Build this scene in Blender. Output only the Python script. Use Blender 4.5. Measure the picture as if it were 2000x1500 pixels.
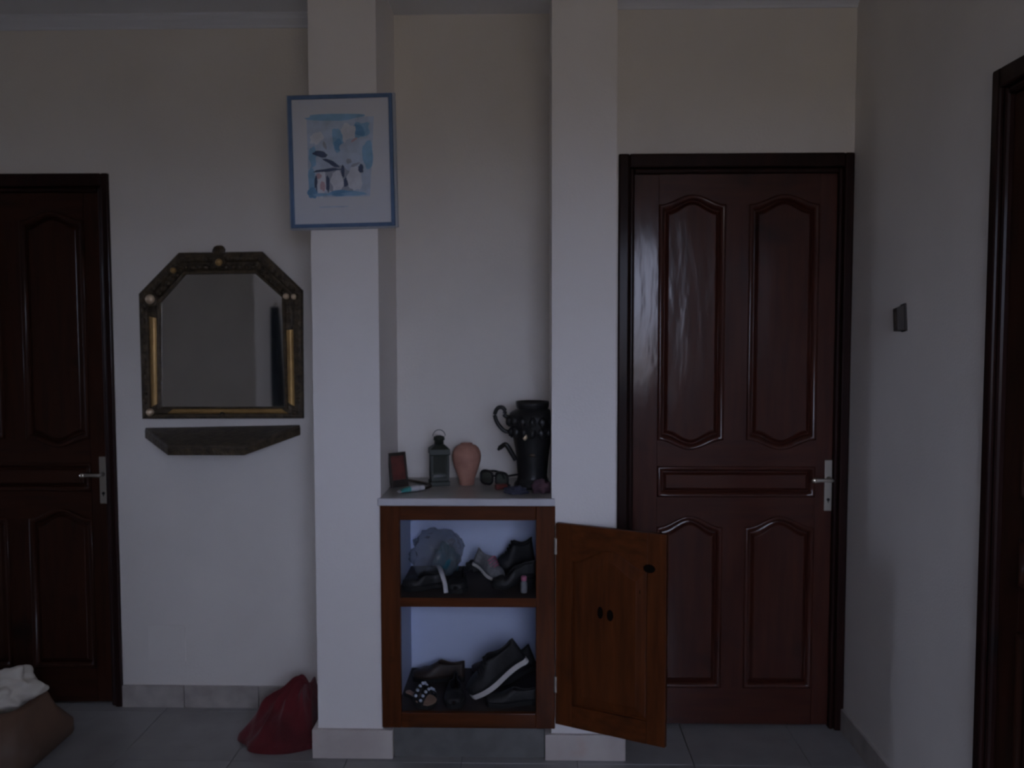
import bpy, math, random
from mathutils import Vector, Matrix, Euler, noise
PI = math.pi
random.seed(7)
for o in list(bpy.data.objects): bpy.data.objects.remove(o)
S = bpy.context.scene
COL = S.collection

# ------------------------------------------------------------------ camera
cd = bpy.data.cameras.new('camera'); cam = bpy.data.objects.new('camera', cd); COL.objects.link(cam)
cd.sensor_width = 36.0; cd.lens = 31.5; cd.clip_start = 0.02
cam.matrix_world = Matrix.Translation((0, 0, 1.49)) @ Euler((math.radians(90 - 3.42), 0, math.radians(1.3))).to_matrix().to_4x4() @ Matrix.Rotation(math.radians(-0.1), 4, 'Z')
cd.dof.use_dof = True; cd.dof.focus_distance = 1.25; cd.dof.aperture_fstop = 9.0   # the compact camera missed its focus
S.camera = cam

# ------------------------------------------------------------------ sky, exposure, daylight through the windows behind the camera
S.view_settings.view_transform = 'Standard'; S.view_settings.look = 'None'
S.view_settings.gamma = 1.0; S.view_settings.use_curve_mapping = False
S.view_settings.exposure = 0.0
S.cycles.use_denoising = True
S.cycles.max_bounces = 10; S.cycles.diffuse_bounces = 7; S.cycles.glossy_bounces = 5
S.cycles.sample_clamp_indirect = 4.0
SKY = (0.85, 0.92, 1.26); GROUND = (0.27, 0.225, 0.18); SKY_STRENGTH = 9.2
W = bpy.data.worlds.new('sky'); S.world = W; W.use_nodes = True
nt = W.node_tree; nt.nodes.clear()
tc = nt.nodes.new('ShaderNodeTexCoord'); sx = nt.nodes.new('ShaderNodeSeparateXYZ'); rp = nt.nodes.new('ShaderNodeValToRGB')
bg = nt.nodes.new('ShaderNodeBackground'); ow = nt.nodes.new('ShaderNodeOutputWorld')
mr = nt.nodes.new('ShaderNodeMapRange'); mr.inputs['From Min'].default_value = -1; mr.inputs['From Max'].default_value = 1
nt.links.new(tc.outputs['Generated'], sx.inputs[0]); nt.links.new(sx.outputs['Z'], mr.inputs['Value'])
nt.links.new(mr.outputs[0], rp.inputs[0]); nt.links.new(rp.outputs[0], bg.inputs[0]); nt.links.new(bg.outputs[0], ow.inputs[0])
e = rp.color_ramp.elements
e[0].position = 0.47; e[0].color = (*GROUND, 1); e[1].position = 0.51; e[1].color = (*SKY, 1)
bg.inputs['Strength'].default_value = SKY_STRENGTH

def portal(name, loc, rot, sx_, sy_):
    l = bpy.data.lights.new(name, 'AREA'); l.shape = 'RECTANGLE'; l.size = sx_; l.size_y = sy_; l.cycles.is_portal = True
    o = bpy.data.objects.new(name, l); COL.objects.link(o); o.location = loc; o.rotation_euler = rot
# window in the wall behind the viewer (X0, X1, Z0, Z1) and a side window far to the left (Y0, Y1, Z0, Z1)
REAR_Y = -1.0; RW = (-0.10, 1.13, 1.00, 2.25); BAY_X = -6.5; SW = (2.45, 3.10, 1.05, 2.35); HALL_Y = -2.3; HALL_X = -2.45
portal('rear_window_portal', ((RW[0]+RW[1])/2, REAR_Y-0.12, (RW[2]+RW[3])/2), (PI/2, 0, PI), RW[1]-RW[0], RW[3]-RW[2])
portal('bay_window_portal', (BAY_X-0.12, (SW[0]+SW[1])/2, (SW[2]+SW[3])/2), (PI/2, 0, -PI/2), SW[1]-SW[0], SW[3]-SW[2])

# ------------------------------------------------------------------ materials
def lk(t, a, b): t.links.new(a, b)
def mat(name, c1, c2=None, rough=0.6, metal=0.0, coat=0.0, coat_rough=0.1, scale=6.0, stretch=(1,1,1), detail=4.0, lo=0.35, hi=0.65,
        bump=0.0, bscale=40.0, bstretch=(1,1,1), spec=0.5, c3=None, scale3=2.0, lo3=0.55, hi3=0.75, rand=False, alpha=None, sheen=0.0):
    m = bpy.data.materials.new(name); m.use_nodes = True; t = m.node_tree; b = t.nodes['Principled BSDF']
    b.inputs['Base Color'].default_value = (*c1, 1); b.inputs['Roughness'].default_value = rough; b.inputs['Metallic'].default_value = metal
    b.inputs['Coat Weight'].default_value = coat; b.inputs['Coat Roughness'].default_value = coat_rough
    b.inputs['Specular IOR Level'].default_value = spec; b.inputs['Sheen Weight'].default_value = sheen
    tc = t.nodes.new('ShaderNodeTexCoord'); vec = tc.outputs['Object']
    if rand:
        oi = t.nodes.new('ShaderNodeObjectInfo'); ad = t.nodes.new('ShaderNodeVectorMath'); ad.operation = 'ADD'
        ml = t.nodes.new('ShaderNodeMath'); ml.operation = 'MULTIPLY'; ml.inputs[1].default_value = 13.7
        lk(t, oi.outputs['Random'], ml.inputs[0]); lk(t, vec, ad.inputs[0]); lk(t, ml.outputs[0], ad.inputs[1]); vec = ad.outputs[0]
    def ns(sc, st, de=4.0):
        mp = t.nodes.new('ShaderNodeMapping'); mp.inputs['Scale'].default_value = st; lk(t, vec, mp.inputs[0])
        n = t.nodes.new('ShaderNodeTexNoise'); n.inputs['Scale'].default_value = sc; n.inputs['Detail'].default_value = de; lk(t, mp.outputs[0], n.inputs['Vector'])
        return n.outputs['Fac']
    out = None
    if c2:
        r = t.nodes.new('ShaderNodeValToRGB'); r.color_ramp.elements[0].position = lo; r.color_ramp.elements[1].position = hi
        r.color_ramp.elements[0].color = (*c1, 1); r.color_ramp.elements[1].color = (*c2, 1); lk(t, ns(scale, stretch, detail), r.inputs[0]); out = r.outputs[0]
    if c3:
        r3 = t.nodes.new('ShaderNodeMapRange'); r3.inputs['From Min'].default_value = lo3; r3.inputs['From Max'].default_value = hi3; lk(t, ns(scale3, (1,1,1), 3), r3.inputs['Value'])
        mx = t.nodes.new('ShaderNodeMix'); mx.data_type = 'RGBA'; lk(t, r3.outputs[0], mx.inputs[0])
        if out: lk(t, out, mx.inputs[6])
        else: mx.inputs[6].default_value = (*c1, 1)
        mx.inputs[7].default_value = (*c3, 1); out = mx.outputs[2]
    if out: lk(t, out, b.inputs['Base Color'])
    if bump:
        bp = t.nodes.new('ShaderNodeBump'); bp.inputs['Strength'].default_value = bump; bp.inputs['Distance'].default_value = 0.01
        lk(t, ns(bscale, bstretch, 3), bp.inputs['Height']); lk(t, bp.outputs[0], b.inputs['Normal']); lk(t, bp.outputs[0], b.inputs['Coat Normal'])
    if alpha is not None: b.inputs['Alpha'].default_value = alpha
    return m

M = {}
M['wall'] = mat('plaster_paint', (0.79, 0.755, 0.71), (0.735, 0.70, 0.66), rough=0.75, scale=2.5, bump=0.12, bscale=120)
M['wall_grey'] = mat('grey_plaster_paint', (0.55, 0.54, 0.51), (0.51, 0.50, 0.47), rough=0.8, scale=2.5)
M['pillar'] = mat('pillar_paint', (0.90, 0.87, 0.85), (0.87, 0.84, 0.82), rough=0.65, scale=2.0, bump=0.08, bscale=140)
M['ceiling'] = mat('ceiling_paint', (0.78, 0.80, 0.83), rough=0.8)
M['cornice'] = mat('cornice_plaster', (0.74, 0.77, 0.84), rough=0.7)
M['tile'] = mat('floor_tile', (0.29, 0.285, 0.28), (0.25, 0.245, 0.24), rough=0.30, scale=9, detail=8, bump=0.02, bscale=30, rand=True)
M['grout'] = mat('grout', (0.22, 0.215, 0.21), rough=0.9)
M['skirt'] = mat('skirting_tile', (0.46, 0.43, 0.395), (0.33, 0.30, 0.28), rough=0.35, scale=11, detail=8, rand=True)
M['skirt_pale'] = mat('pale_skirting_tile', (0.63, 0.58, 0.54), (0.55, 0.49, 0.46), rough=0.35, scale=9, detail=8, rand=True, c3=(0.58, 0.42, 0.36), scale3=6, lo3=0.62, hi3=0.8)
M['plinth'] = mat('plinth_tile', (0.17, 0.17, 0.165), (0.13, 0.13, 0.125), rough=0.4, scale=16, rand=True)
def wood(name, a, b, c, st, rough, coat, **k):
    return mat(name, a, b, rough=rough, coat=coat, coat_rough=0.13, spec=0.12, scale=5, stretch=st, detail=6, lo=0.3, hi=0.7, c3=c, scale3=4.5, lo3=0.62, hi3=0.8,
               bump=0.16, bscale=7, bstretch=(1.6*(st[0]>2)+.4, 1, 1.6*(st[2]>2)+.5), rand=True, **k)
DA, DB, DC = (0.040, 0.0105, 0.0068), (0.066, 0.017, 0.0095), (0.016, 0.006, 0.0045)
M['wood_v'] = wood('varnished_wood_upright', DA, DB, DC, (9, 9, 0.9), 0.5, 0.55)
M['wood_h'] = wood('varnished_wood_crosswise', DA, DB, DC, (0.9, 9, 9), 0.5, 0.55)
M['old_wood_v'] = wood('old_dark_wood_upright', (0.024, 0.0085, 0.0045), (0.040, 0.0125, 0.0060), (0.011, 0.005, 0.003), (9, 9, 0.9), 0.5, 0.14)
M['old_wood_h'] = wood('old_dark_wood_crosswise', (0.024, 0.0085, 0.0045), (0.040, 0.0125, 0.0060), (0.011, 0.005, 0.003), (0.9, 9, 9), 0.5, 0.14)
M['knot'] = mat('dark_wood_knot', (0.007, 0.004, 0.003), rough=0.9, spec=0.05)
M['frame_wood'] = wood('dark_frame_wood', (0.013, 0.0045, 0.0035), (0.022, 0.007, 0.005), (0.008, 0.004, 0.0035), (9, 9, 0.9), 0.5, 0.09)
FA, FB, FC = (0.062, 0.016, 0.0045), (0.11, 0.030, 0.0075), (0.014, 0.006, 0.004)
M['cab_v'] = wood('cabinet_wood_upright', FA, FB, FC, (9, 9, 0.9), 0.45, 0.15)
M['cab_h'] = wood('cabinet_wood_crosswise', FA, FB, FC, (0.9, 9, 9), 0.45, 0.15)
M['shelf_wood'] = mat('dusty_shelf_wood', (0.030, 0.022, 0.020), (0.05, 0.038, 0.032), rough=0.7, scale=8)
M['lining'] = mat('blue_white_limewash', (0.66, 0.74, 0.95), (0.61, 0.69, 0.91), rough=0.7, scale=3)
M['marble'] = mat('grey_marble', (0.40, 0.385, 0.36), (0.27, 0.26, 0.24), rough=0.30, scale=7, detail=9)
M['marble_edge'] = mat('polished_marble_edge', (0.66, 0.66, 0.70), (0.56, 0.56, 0.60), rough=0.25, scale=7, detail=9)
M['metal'] = mat('brushed_handle_metal', (0.45, 0.42, 0.36), rough=0.35, metal=0.8)
M['knob_metal'] = mat('bright_handle_metal', (0.80, 0.74, 0.62), rough=0.22, metal=0.9)
M['brass_dark'] = mat('tarnished_repousse_brass', (0.044, 0.031, 0.019), (0.095, 0.069, 0.039), rough=0.5, metal=0.35, scale=38, bump=0.7, bscale=60)
M['gold'] = mat('worn_gold_brass', (0.50, 0.31, 0.11), (0.36, 0.22, 0.08), rough=0.42, metal=0.45, scale=20)
M['boss'] = mat('pale_brass_boss', (0.74, 0.58, 0.40), rough=0.35, metal=0.45)
M['glass'] = mat('mirror_glass', (0.95, 0.95, 0.92), rough=0.03, metal=1.0)
M['blue_frame'] = mat('blue_painted_frame', (0.085, 0.155, 0.29), (0.11, 0.19, 0.34), rough=0.5, scale=30)
M['pale_frame'] = mat('pale_frame_side', (0.42, 0.44, 0.48), rough=0.5)
M['mount'] = mat('pale_blue_mount', (0.66, 0.70, 0.78), (0.71, 0.72, 0.77), rough=0.5, coat=0.3, coat_rough=0.15, scale=6)
M['backing'] = mat('brown_backing_card', (0.20, 0.13, 0.08), rough=0.9)
for k, c in dict(p_sky=(0.22, 0.41, 0.60), p_deep=(0.13, 0.30, 0.52), p_navy=(0.05, 0.075, 0.15), p_pale=(0.43, 0.51, 0.63), p_white=(0.60, 0.63, 0.70), p_rose=(0.48, 0.34, 0.40), p_grey=(0.30, 0.33, 0.42)).items():
    M[k] = mat('watercolour_' + k[2:], c, tuple(min(1, x*1.25+.02) for x in c), rough=0.55, scale=24)
M['black'] = mat('black_glaze', (0.010, 0.010, 0.011), (0.018, 0.018, 0.018), rough=0.45, scale=30, coat=0.08, spec=0.3)
M['black_leather'] = mat('black_leather', (0.012, 0.012, 0.013), (0.02, 0.02, 0.021), rough=0.6, scale=40, bump=0.2, bscale=120)
M['brown_leather'] = mat('dark_brown_leather', (0.028, 0.018, 0.014), (0.045, 0.028, 0.02), rough=0.55, scale=40)
M['rubber'] = mat('black_rubber', (0.009, 0.009, 0.009), rough=0.8)
M['white_rubber'] = mat('white_rubber', (0.68, 0.66, 0.62), (0.60, 0.58, 0.56), rough=0.6, scale=20)
M['grey_fabric'] = mat('grey_mesh_fabric', (0.22, 0.22, 0.23), (0.16, 0.16, 0.17), rough=0.85, scale=80)
M['pink_fabric'] = mat('pink_fabric', (0.50, 0.16, 0.24), (0.40, 0.13, 0.2), rough=0.8, scale=40)
M['tan'] = mat('tan_insole', (0.42, 0.27, 0.19), (0.34, 0.22, 0.16), rough=0.7, scale=25)
M['bead'] = mat('pale_blue_bead', (0.42, 0.47, 0.56), rough=0.25, coat=0.4)
M['clay'] = mat('pink_terracotta', (0.46, 0.235, 0.175), (0.38, 0.185, 0.14), rough=0.75, scale=22, bump=0.35, bscale=45)
M['lantern'] = mat('dark_green_lantern_metal', (0.022, 0.027, 0.022), (0.032, 0.038, 0.030), rough=0.5, metal=0.3, scale=30)
M['red_print'] = mat('red_brown_print', (0.17, 0.045, 0.036), (0.09, 0.028, 0.025), rough=0.5, scale=26)
M['red_case'] = mat('red_plastic', (0.12, 0.020, 0.016), rough=0.4)
M['purple'] = mat('plum_cloth', (0.055, 0.028, 0.040), (0.10, 0.05, 0.065), rough=0.85, scale=30)
M['navy'] = mat('navy_cloth', (0.030, 0.032, 0.055), (0.05, 0.052, 0.08), rough=0.85, scale=30)
M['white_plastic'] = mat('white_plastic', (0.55, 0.55, 0.57), rough=0.4)
M['teal'] = mat('teal_plastic', (0.05, 0.32, 0.32), (0.10, 0.40, 0.38), rough=0.4, scale=30)
M['teal_cloth'] = mat('teal_cloth', (0.03, 0.16, 0.21), (0.02, 0.09, 0.13), rough=0.8, scale=12)
M['red_cloth'] = mat('crimson_cloth', (0.135, 0.0085, 0.014), (0.075, 0.005, 0.008), rough=0.9, scale=9, sheen=0.15, bump=0.25, bscale=150)
M['white_cloth'] = mat('white_cotton', (0.62, 0.58, 0.50), (0.52, 0.48, 0.42), rough=0.9, scale=10)
M['bag_brown'] = mat('scuffed_brown_card', (0.135, 0.072, 0.042), (0.085, 0.048, 0.030), rough=0.75, scale=5, c3=(0.16, 0.12, 0.095), scale3=3.2, lo3=0.58, hi3=0.75)
M['bag_dark'] = mat('dark_bag_lining', (0.015, 0.017, 0.016), rough=0.9)
M['wenge'] = mat('dark_stained_wood', (0.024, 0.019, 0.017), (0.045, 0.036, 0.030), rough=0.5, scale=12, stretch=(6, 6, 1))
M['tray_wood'] = mat('tarnished_shelf_brass', (0.042, 0.032, 0.022), (0.090, 0.068, 0.044), rough=0.45, metal=0.2, scale=30, bump=0.3, bscale=60)
M['dark_curtain'] = mat('dark_blue_fabric', (0.018, 0.026, 0.040), (0.03, 0.04, 0.055), rough=0.9, scale=20)
M['window_white'] = mat('window_paint', (0.7, 0.7, 0.7), rough=0.5)
def pane_mat(name, tint, gloss, dif=0.0, dcol=(0.6,0.6,0.62), rough=0.05):
    m = bpy.data.materials.new(name); m.use_nodes = True; t = m.node_tree; t.nodes.clear()
    o = t.nodes.new('ShaderNodeOutputMaterial'); tr = t.nodes.new('ShaderNodeBsdfTransparent'); tr.inputs[0].default_value = (*tint, 1)
    g = t.nodes.new('ShaderNodeBsdfGlossy'); g.inputs['Roughness'].default_value = rough
    mx = t.nodes.new('ShaderNodeMixShader'); mx.inputs[0].default_value = gloss; lk(t, tr.outputs[0], mx.inputs[1]); lk(t, g.outputs[0], mx.inputs[2]); last = mx
    if dif:
        d = t.nodes.new('ShaderNodeBsdfDiffuse'); d.inputs[0].default_value = (*dcol, 1); m2 = t.nodes.new('ShaderNodeMixShader'); m2.inputs[0].default_value = dif
        lk(t, last.outputs[0], m2.inputs[1]); lk(t, d.outputs[0], m2.inputs[2]); last = m2
    lk(t, last.outputs[0], o.inputs[0]); return m
M['pane'] = pane_mat('window_glass', (0.97, 0.98, 0.98), 0.05)
M['lantern_glass'] = pane_mat('lantern_glass', (0.55, 0.60, 0.56), 0.06, 0.25, (0.10, 0.11, 0.10))
M['plastic_film'] = pane_mat('clear_plastic_film', (0.78, 0.80, 0.83), 0.07, 0.22, (0.45, 0.46, 0.48), 0.25)

# ------------------------------------------------------------------ mesh helpers
class MB:
    def __init__(s): s.v = []; s.f = []; s.m = []
    def add(s, vs, fs, mi=0):
        n = len(s.v); s.v += [Vector(p) for p in vs]; s.f += [tuple(i+n for i in q) for q in fs]; s.m += [mi]*len(fs); return s
    def box(s, x0, x1, y0, y1, z0, z1, mi=0):
        return s.add([(x0,y0,z0),(x1,y0,z0),(x1,y1,z0),(x0,y1,z0),(x0,y0,z1),(x1,y0,z1),(x1,y1,z1),(x0,y1,z1)],
                     [(0,3,2,1),(4,5,6,7),(0,1,5,4),(1,2,6,5),(2,3,7,6),(3,0,4,7)], mi)
    def prism(s, poly, y0, y1, mi=0):           # poly: (x,z) counter-clockwise seen from -y
        n = len(poly); vs = [(x,y0,z) for x,z in poly]+[(x,y1,z) for x,z in poly]
        return s.add(vs, [tuple(range(n)), tuple(range(2*n-1,n-1,-1))]+[(i, i+n, (i+1)%n+n, (i+1)%n) for i in range(n)], mi)
    def slab(s, poly, z0, z1, mi=0):            # poly: (x,y) counter-clockwise seen from above
        n = len(poly); vs = [(x,y,z0) for x,y in poly]+[(x,y,z1) for x,y in poly]
        return s.add(vs, [tuple(range(n-1,-1,-1)), tuple(range(n,2*n))]+[(i,(i+1)%n,(i+1)%n+n,i+n) for i in range(n)], mi)
    def loft(s, rings, cap0=True, cap1=True, closed=True, mi=0):
        n = len(rings[0]); vs = [p for r in rings for p in r]; fs = []
        for k in range(len(rings)-1):
            for i in range(n if closed else n-1):
                j = (i+1)%n; fs.append((k*n+i, k*n+j, (k+1)*n+j, (k+1)*n+i))
        if cap0: fs.append(tuple(range(n-1,-1,-1)))
        if cap1: fs.append(tuple(range((len(rings)-1)*n, len(rings)*n)))
        return s.add(vs, fs, mi)
    def lathe(s, prof, c=(0,0,0), seg=24, axis='z', mi=0, cap0=True, cap1=True, sx=1, sy=1):
        rings = []
        for r, h in prof:
            ring = []
            for k in range(seg):
                a = 2*PI*k/seg; p = (r*math.cos(a)*sx, r*math.sin(a)*sy, h)
                if axis == 'y': p = (p[0], -p[2], p[1])     # outwards = -y
                if axis == 'x': p = (p[2], p[0], p[1])
                ring.append((p[0]+c[0], p[1]+c[1], p[2]+c[2]))
            rings.append(ring)
        return s.loft(rings, cap0, cap1, True, mi)
    def tube(s, pts, r, seg=8, mi=0, closed=False, flat=1.0):
        pts = [Vector(p) for p in pts]; n = len(pts); rings = []; up = Vector((0,0,1))
        for i, p in enumerate(pts):
            if closed: d = pts[(i+1)%n]-pts[i-1]
            else: d = pts[min(i+1,n-1)]-pts[max(i-1,0)]
            d.normalize(); a = d.cross(up)
            if a.length < 1e-3: a = d.cross(Vector((0,1,0)))
            a.normalize(); b = a.cross(d); rr = r[i] if isinstance(r, (list,tuple)) else r
            rings.append([p + a*rr*math.cos(2*PI*k/seg) + b*rr*flat*math.sin(2*PI*k/seg) for k in range(seg)])
        if closed: rings.append(rings[0]); return s.loft(rings, False, False, True, mi)
        return s.loft(rings, True, True, True, mi)
    def blob(s, c, r, seed=0, amp=0.2, freq=2.0, seg=20, ring=12, mi=0, floor=None):
        rows = []
        for i in range(ring+1):
            th = PI*i/ring; row = []
            for k in range(seg):
                a = 2*PI*k/seg; d = Vector((math.sin(th)*math.cos(a), math.sin(th)*math.sin(a), -math.cos(th)))
                f = 1 + amp*(noise.noise(d*freq + Vector((seed*3.1, seed*1.7, seed))) + 0.5*noise.noise(d*freq*2.3 + Vector((seed, 9, seed*2))))
                p = Vector((c[0]+d.x*r[0]*f, c[1]+d.y*r[1]*f, c[2]+d.z*r[2]*f))
                if floor is not None and p.z < floor: p.z = floor
                row.append(p)
            rows.append(row)
        return s.loft(rows, True, True, True, mi)
    def xf(s, m): s.v = [m @ p for p in s.v]; return s

def cr(pts, n=6):                                # smooth curve through points
    P = [Vector(p) for p in pts]; out = []
    for i in range(len(P)-1):
        a, b, c, d = P[max(i-1,0)], P[i], P[i+1], P[min(i+2,len(P)-1)]
        for k in range(n):
            t = k/n; out.append(0.5*((2*b)+(c-a)*t+(2*a-5*b+4*c-d)*t*t+(3*b-a-3*c+d)*t**3))
    return out+[P[-1]]

def obj(name, mb, mats, parent=None, bevel=0.0, smooth=False, world=True, solid=0.0, sub=0):
    me = bpy.data.meshes.new(name)
    off = Vector((0,0,0))
    if parent is not None and world:
        q = parent
        while q.parent: q = q.parent
        off = Vector(q.location)
    me.from_pydata([tuple(p-off) for p in mb.v], [], mb.f)
    for m in (mats if isinstance(mats, (list,tuple)) else [mats]): me.materials.append(M[m])
    for p, i in zip(me.polygons, mb.m): p.material_index = i; p.use_smooth = smooth
    me.validate(); me.update()
    o = bpy.data.objects.new(name, me); COL.objects.link(o)
    if parent is not None: o.parent = parent
    if solid:
        q = o.modifiers.new('solid', 'SOLIDIFY'); q.thickness = solid; q.offset = -1
    if bevel:
        q = o.modifiers.new('bevel', 'BEVEL'); q.width = bevel; q.segments = 2; q.limit_method = 'ANGLE'; q.angle_limit = math.radians(40); q.harden_normals = False
    if sub:
        q = o.modifiers.new('sub', 'SUBSURF'); q.levels = sub; q.render_levels = sub
    return o
def tag(o, label=None, cat=None, group=None, kind=None):
    if label: o['label'] = label
    if cat: o['category'] = cat
    if group: o['group'] = group
    if kind: o['kind'] = kind
    return o
def thing(name, label, cat, loc, rot=(0,0,0), group=None, kind=None):
    o = bpy.data.objects.new(name, None); COL.objects.link(o); o.location = loc; o.rotation_euler = rot; o.empty_display_size = 0.05
    return tag(o, label, cat, group, kind)
def struct(name, mb, m, label, parent=None, bevel=0.0):
    o = obj(name, mb, m, parent, bevel)
    if parent is None: tag(o, label, None, None, 'structure')
    return o

# ------------------------------------------------------------------ room shell
PF, DW, BK, RX, CZ = 3.045, 3.29, 3.45, 1.157, 2.68      # pillar fronts, door wall, back wall, right wall, ceiling
fl = MB().box(BAY_X, 2.4, REAR_Y, 3.7, -0.15, -0.008).box(BAY_X, HALL_X, HALL_Y, REAR_Y, -0.15, -0.008)
floor = struct('floor', fl, 'grout', 'pale grey tiled floor of the dim room')
T = 0.40; tile_me = None
for ix in range(-17, 6):
    for iy in range(-5, 9):
        x0 = ix*T+0.155; y0 = iy*T+0.205
        x1, y1 = min(x0+T, 2.4), min(y0+T, 3.6); xa, ya = max(x0, BAY_X), max(y0, REAR_Y)
        if x1-xa < 0.05 or y1-ya < 0.05: continue
        if x0 < -4.0 and y0 < 0.3: continue
        if x0 > 1.3 and y0 > 1.3: continue
        full = abs(x1-xa-T) < 1e-6 and abs(y1-ya-T) < 1e-6; g = 0.0012
        if full and tile_me:
            o = tile_proto.copy(); COL.objects.link(o); o.parent = floor; o.location = (x0, y0, 0)
        else:
            o = obj('floor_tile', MB().box(g, x1-xa-g, g, y1-ya-g, -0.012, 0.0), 'tile', floor, bevel=0.0007, world=False); o.location = (xa, ya, 0)
            if full: tile_me = o.data; tile_proto = o
struct('ceiling', MB().box(BAY_X-0.2, 2.6, REAR_Y-0.2, 3.7, CZ, CZ+0.15).box(BAY_X-0.2, HALL_X+0.2, HALL_Y-0.2, REAR_Y-0.2, CZ, CZ+0.15), 'ceiling', 'pale bluish white ceiling')

# doors: outer sizes (X0 = left outer edge of the frame)
D1 = (-2.467, BK, 0.840, 2.095); D2 = (0.312, DW, 0.844, 2.125); D3W, D3H, D3Y = 0.86, 2.13, 2.298
wb = MB()
wb.box(BAY_X-0.2, D1[0], BK, 3.6, 0, CZ).box(D1[0]+D1[2], 0.29, BK, 3.6, 0, CZ).box(D1[0], D1[0]+D1[2], BK, 3.6, D1[3], CZ).box(D1[0], D1[0]+D1[2], BK+0.11, 3.6, 0, D1[3])
wb.box(0.283, D2[0], DW, BK, 0, CZ).box(D2[0]+D2[2], RX, DW, 3.6, 0, CZ).box(D2[0], D2[0]+D2[2], DW, 3.6, D2[3], CZ).box(D2[0], D2[0]+D2[2], DW+0.11, 3.6, 0, D2[3])
struct('wall_back', wb, 'wall', 'cream painted back wall stepping around the niche and the two dark doors')
wr = MB().box(RX, RX+0.25, D3Y, 3.6, 0, CZ).box(RX, RX+0.25, 1.2, D3Y-D3W, 0, CZ).box(RX, RX+0.25, D3Y-D3W, D3Y, D3H, CZ).box(RX+0.11, RX+0.25, D3Y-D3W, D3Y, 0, D3H)
wr.box(RX+0.25, 2.6, 1.2, 1.4, 0, CZ).box(2.4, 2.6, REAR_Y, 1.2, 0, CZ)
struct('wall_right', wr, 'wall', 'cream plaster wall on the right with faint scuffs')
wl = MB()
y0, y1, z0, z1 = SW
wl.box(BAY_X-0.2, BAY_X, HALL_Y, y0, 0, CZ).box(BAY_X-0.2, BAY_X, y1, 3.6, 0, CZ).box(BAY_X-0.2, BAY_X, y0, y1, 0, z0).box(BAY_X-0.2, BAY_X, y0, y1, z1, CZ)
struct('wall_left', wl, 'wall_grey', 'plain wall far to the left with a window')
x0, x1, z0, z1 = RW
wf = MB().box(HALL_X, x0, REAR_Y-0.2, REAR_Y, 0, CZ).box(x1, 2.6, REAR_Y-0.2, REAR_Y, 0, CZ).box(x0, x1, REAR_Y-0.2, REAR_Y, 0, z0).box(x0, x1, REAR_Y-0.2, REAR_Y, z1, CZ)
struct('wall_front', wf, 'pillar', 'wall behind the viewer, seen at the right of the mirror')
struct('wall_hall', MB().box(HALL_X, HALL_X+0.2, HALL_Y, REAR_Y-0.2, 0, CZ).box(BAY_X, HALL_X+0.2, HALL_Y-0.2, HALL_Y, 0, CZ), 'wall', 'plain grey hall wall seen at the left of the mirror')

def window(name, loc, rotz, w, h, label):
    r = thing(name, label, None, loc, (0,0,rotz), None, 'structure')
    f = MB().box(0, 0.05, -0.03, 0.03, 0, h).box(w-0.05, w, -0.03, 0.03, 0, h).box(0.05, w-0.05, -0.03, 0.03, 0, 0.05).box(0.05, w-0.05, -0.03, 0.03, h-0.05, h).box(w/2-0.02, w/2+0.02, -0.025, 0.025, 0.05, h-0.05)
    obj('window_frame', f, 'window_white', r, world=False)
    for a, b in ((0.05, w/2-0.02), (w/2+0.02, w-0.05)):
        obj('pane', MB().box(a, b, -0.003, 0.003, 0.05, h-0.05), 'pane', r, world=False)
window('window_1', (RW[0], REAR_Y-0.08, RW[2]), 0, RW[1]-RW[0], RW[3]-RW[2], 'casement window behind the viewer')
window('window_2', (BAY_X-0.08, SW[0], SW[2]), PI/2, SW[1]-SW[0], SW[3]-SW[2], 'side window far to the left')

struct('pillar', MB().box(-0.750, -0.522, PF, BK, 0, CZ), 'pillar', 'cream square pillar carrying the blue framed picture')
struct('pillar', MB().box(0.066, 0.283, PF, BK, 0, CZ), 'pillar', 'cream square pillar between the niche and the middle door')
# cornices
def cornice(name, x0, x1, y, label):
    prof = [(0, CZ-0.045), (-0.006, CZ-0.045), (-0.010, CZ-0.036), (-0.020, CZ-0.028), (-0.034, CZ-0.020), (-0.042, CZ-0.010), (-0.046, CZ-0.008), (-0.046, CZ), (0, CZ)]
    struct(name, MB().loft([[(x, y+a, b) for a, b in prof] for x in (x0, x1)]), 'cornice', label)
cornice('trim_1', BAY_X, -0.750, BK, 'slim plaster cornice above the mirror wall')
cornice('trim_2', 0.283, RX, DW, 'slim plaster cornice above the middle door')
# skirting tiles
bs = thing('baseboard_back', 'mottled beige skirting tiles under the mirror', None, (-1.2, BK, 0), kind='structure')
for k, (a, b) in enumerate(((-1.626, -1.379), (-1.377, -1.082), (-1.080, -0.785), (-0.783, -0.752))):
    obj('skirting_tile', MB().box(a, b, BK-0.014, BK, 0.0, 0.088), 'skirt', bs, bevel=0.002)
bp = thing('baseboard_left', 'pale beige tile plinth around the pillar with the picture', None, (-0.63, PF, 0), kind='structure')
obj('skirting_tile', MB().box(-0.768, -0.486, PF-0.018, PF, 0, 0.102), 'skirt_pale', bp, bevel=0.002)
obj('skirting_tile', MB().box(-0.768, -0.752, PF, BK-0.014, 0, 0.102), 'skirt_pale', bp, bevel=0.002)
obj('skirting_tile', MB().box(-0.520, -0.486, PF, PF+0.07, 0, 0.102), 'skirt_pale', bp, bevel=0.002)
bp = thing('baseboard_middle', 'pale beige tile plinth of the pillar beside the open cabinet door', None, (0.17, PF, 0), kind='structure')
obj('skirting_tile', MB().box(0.044, 0.322, PF-0.018, PF, 0, 0.090), 'skirt_pale', bp, bevel=0.002)
obj('skirting_tile', MB().box(0.285, 0.310, PF, DW-0.02, 0, 0.090), 'skirt_pale', bp, bevel=0.002)
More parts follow.
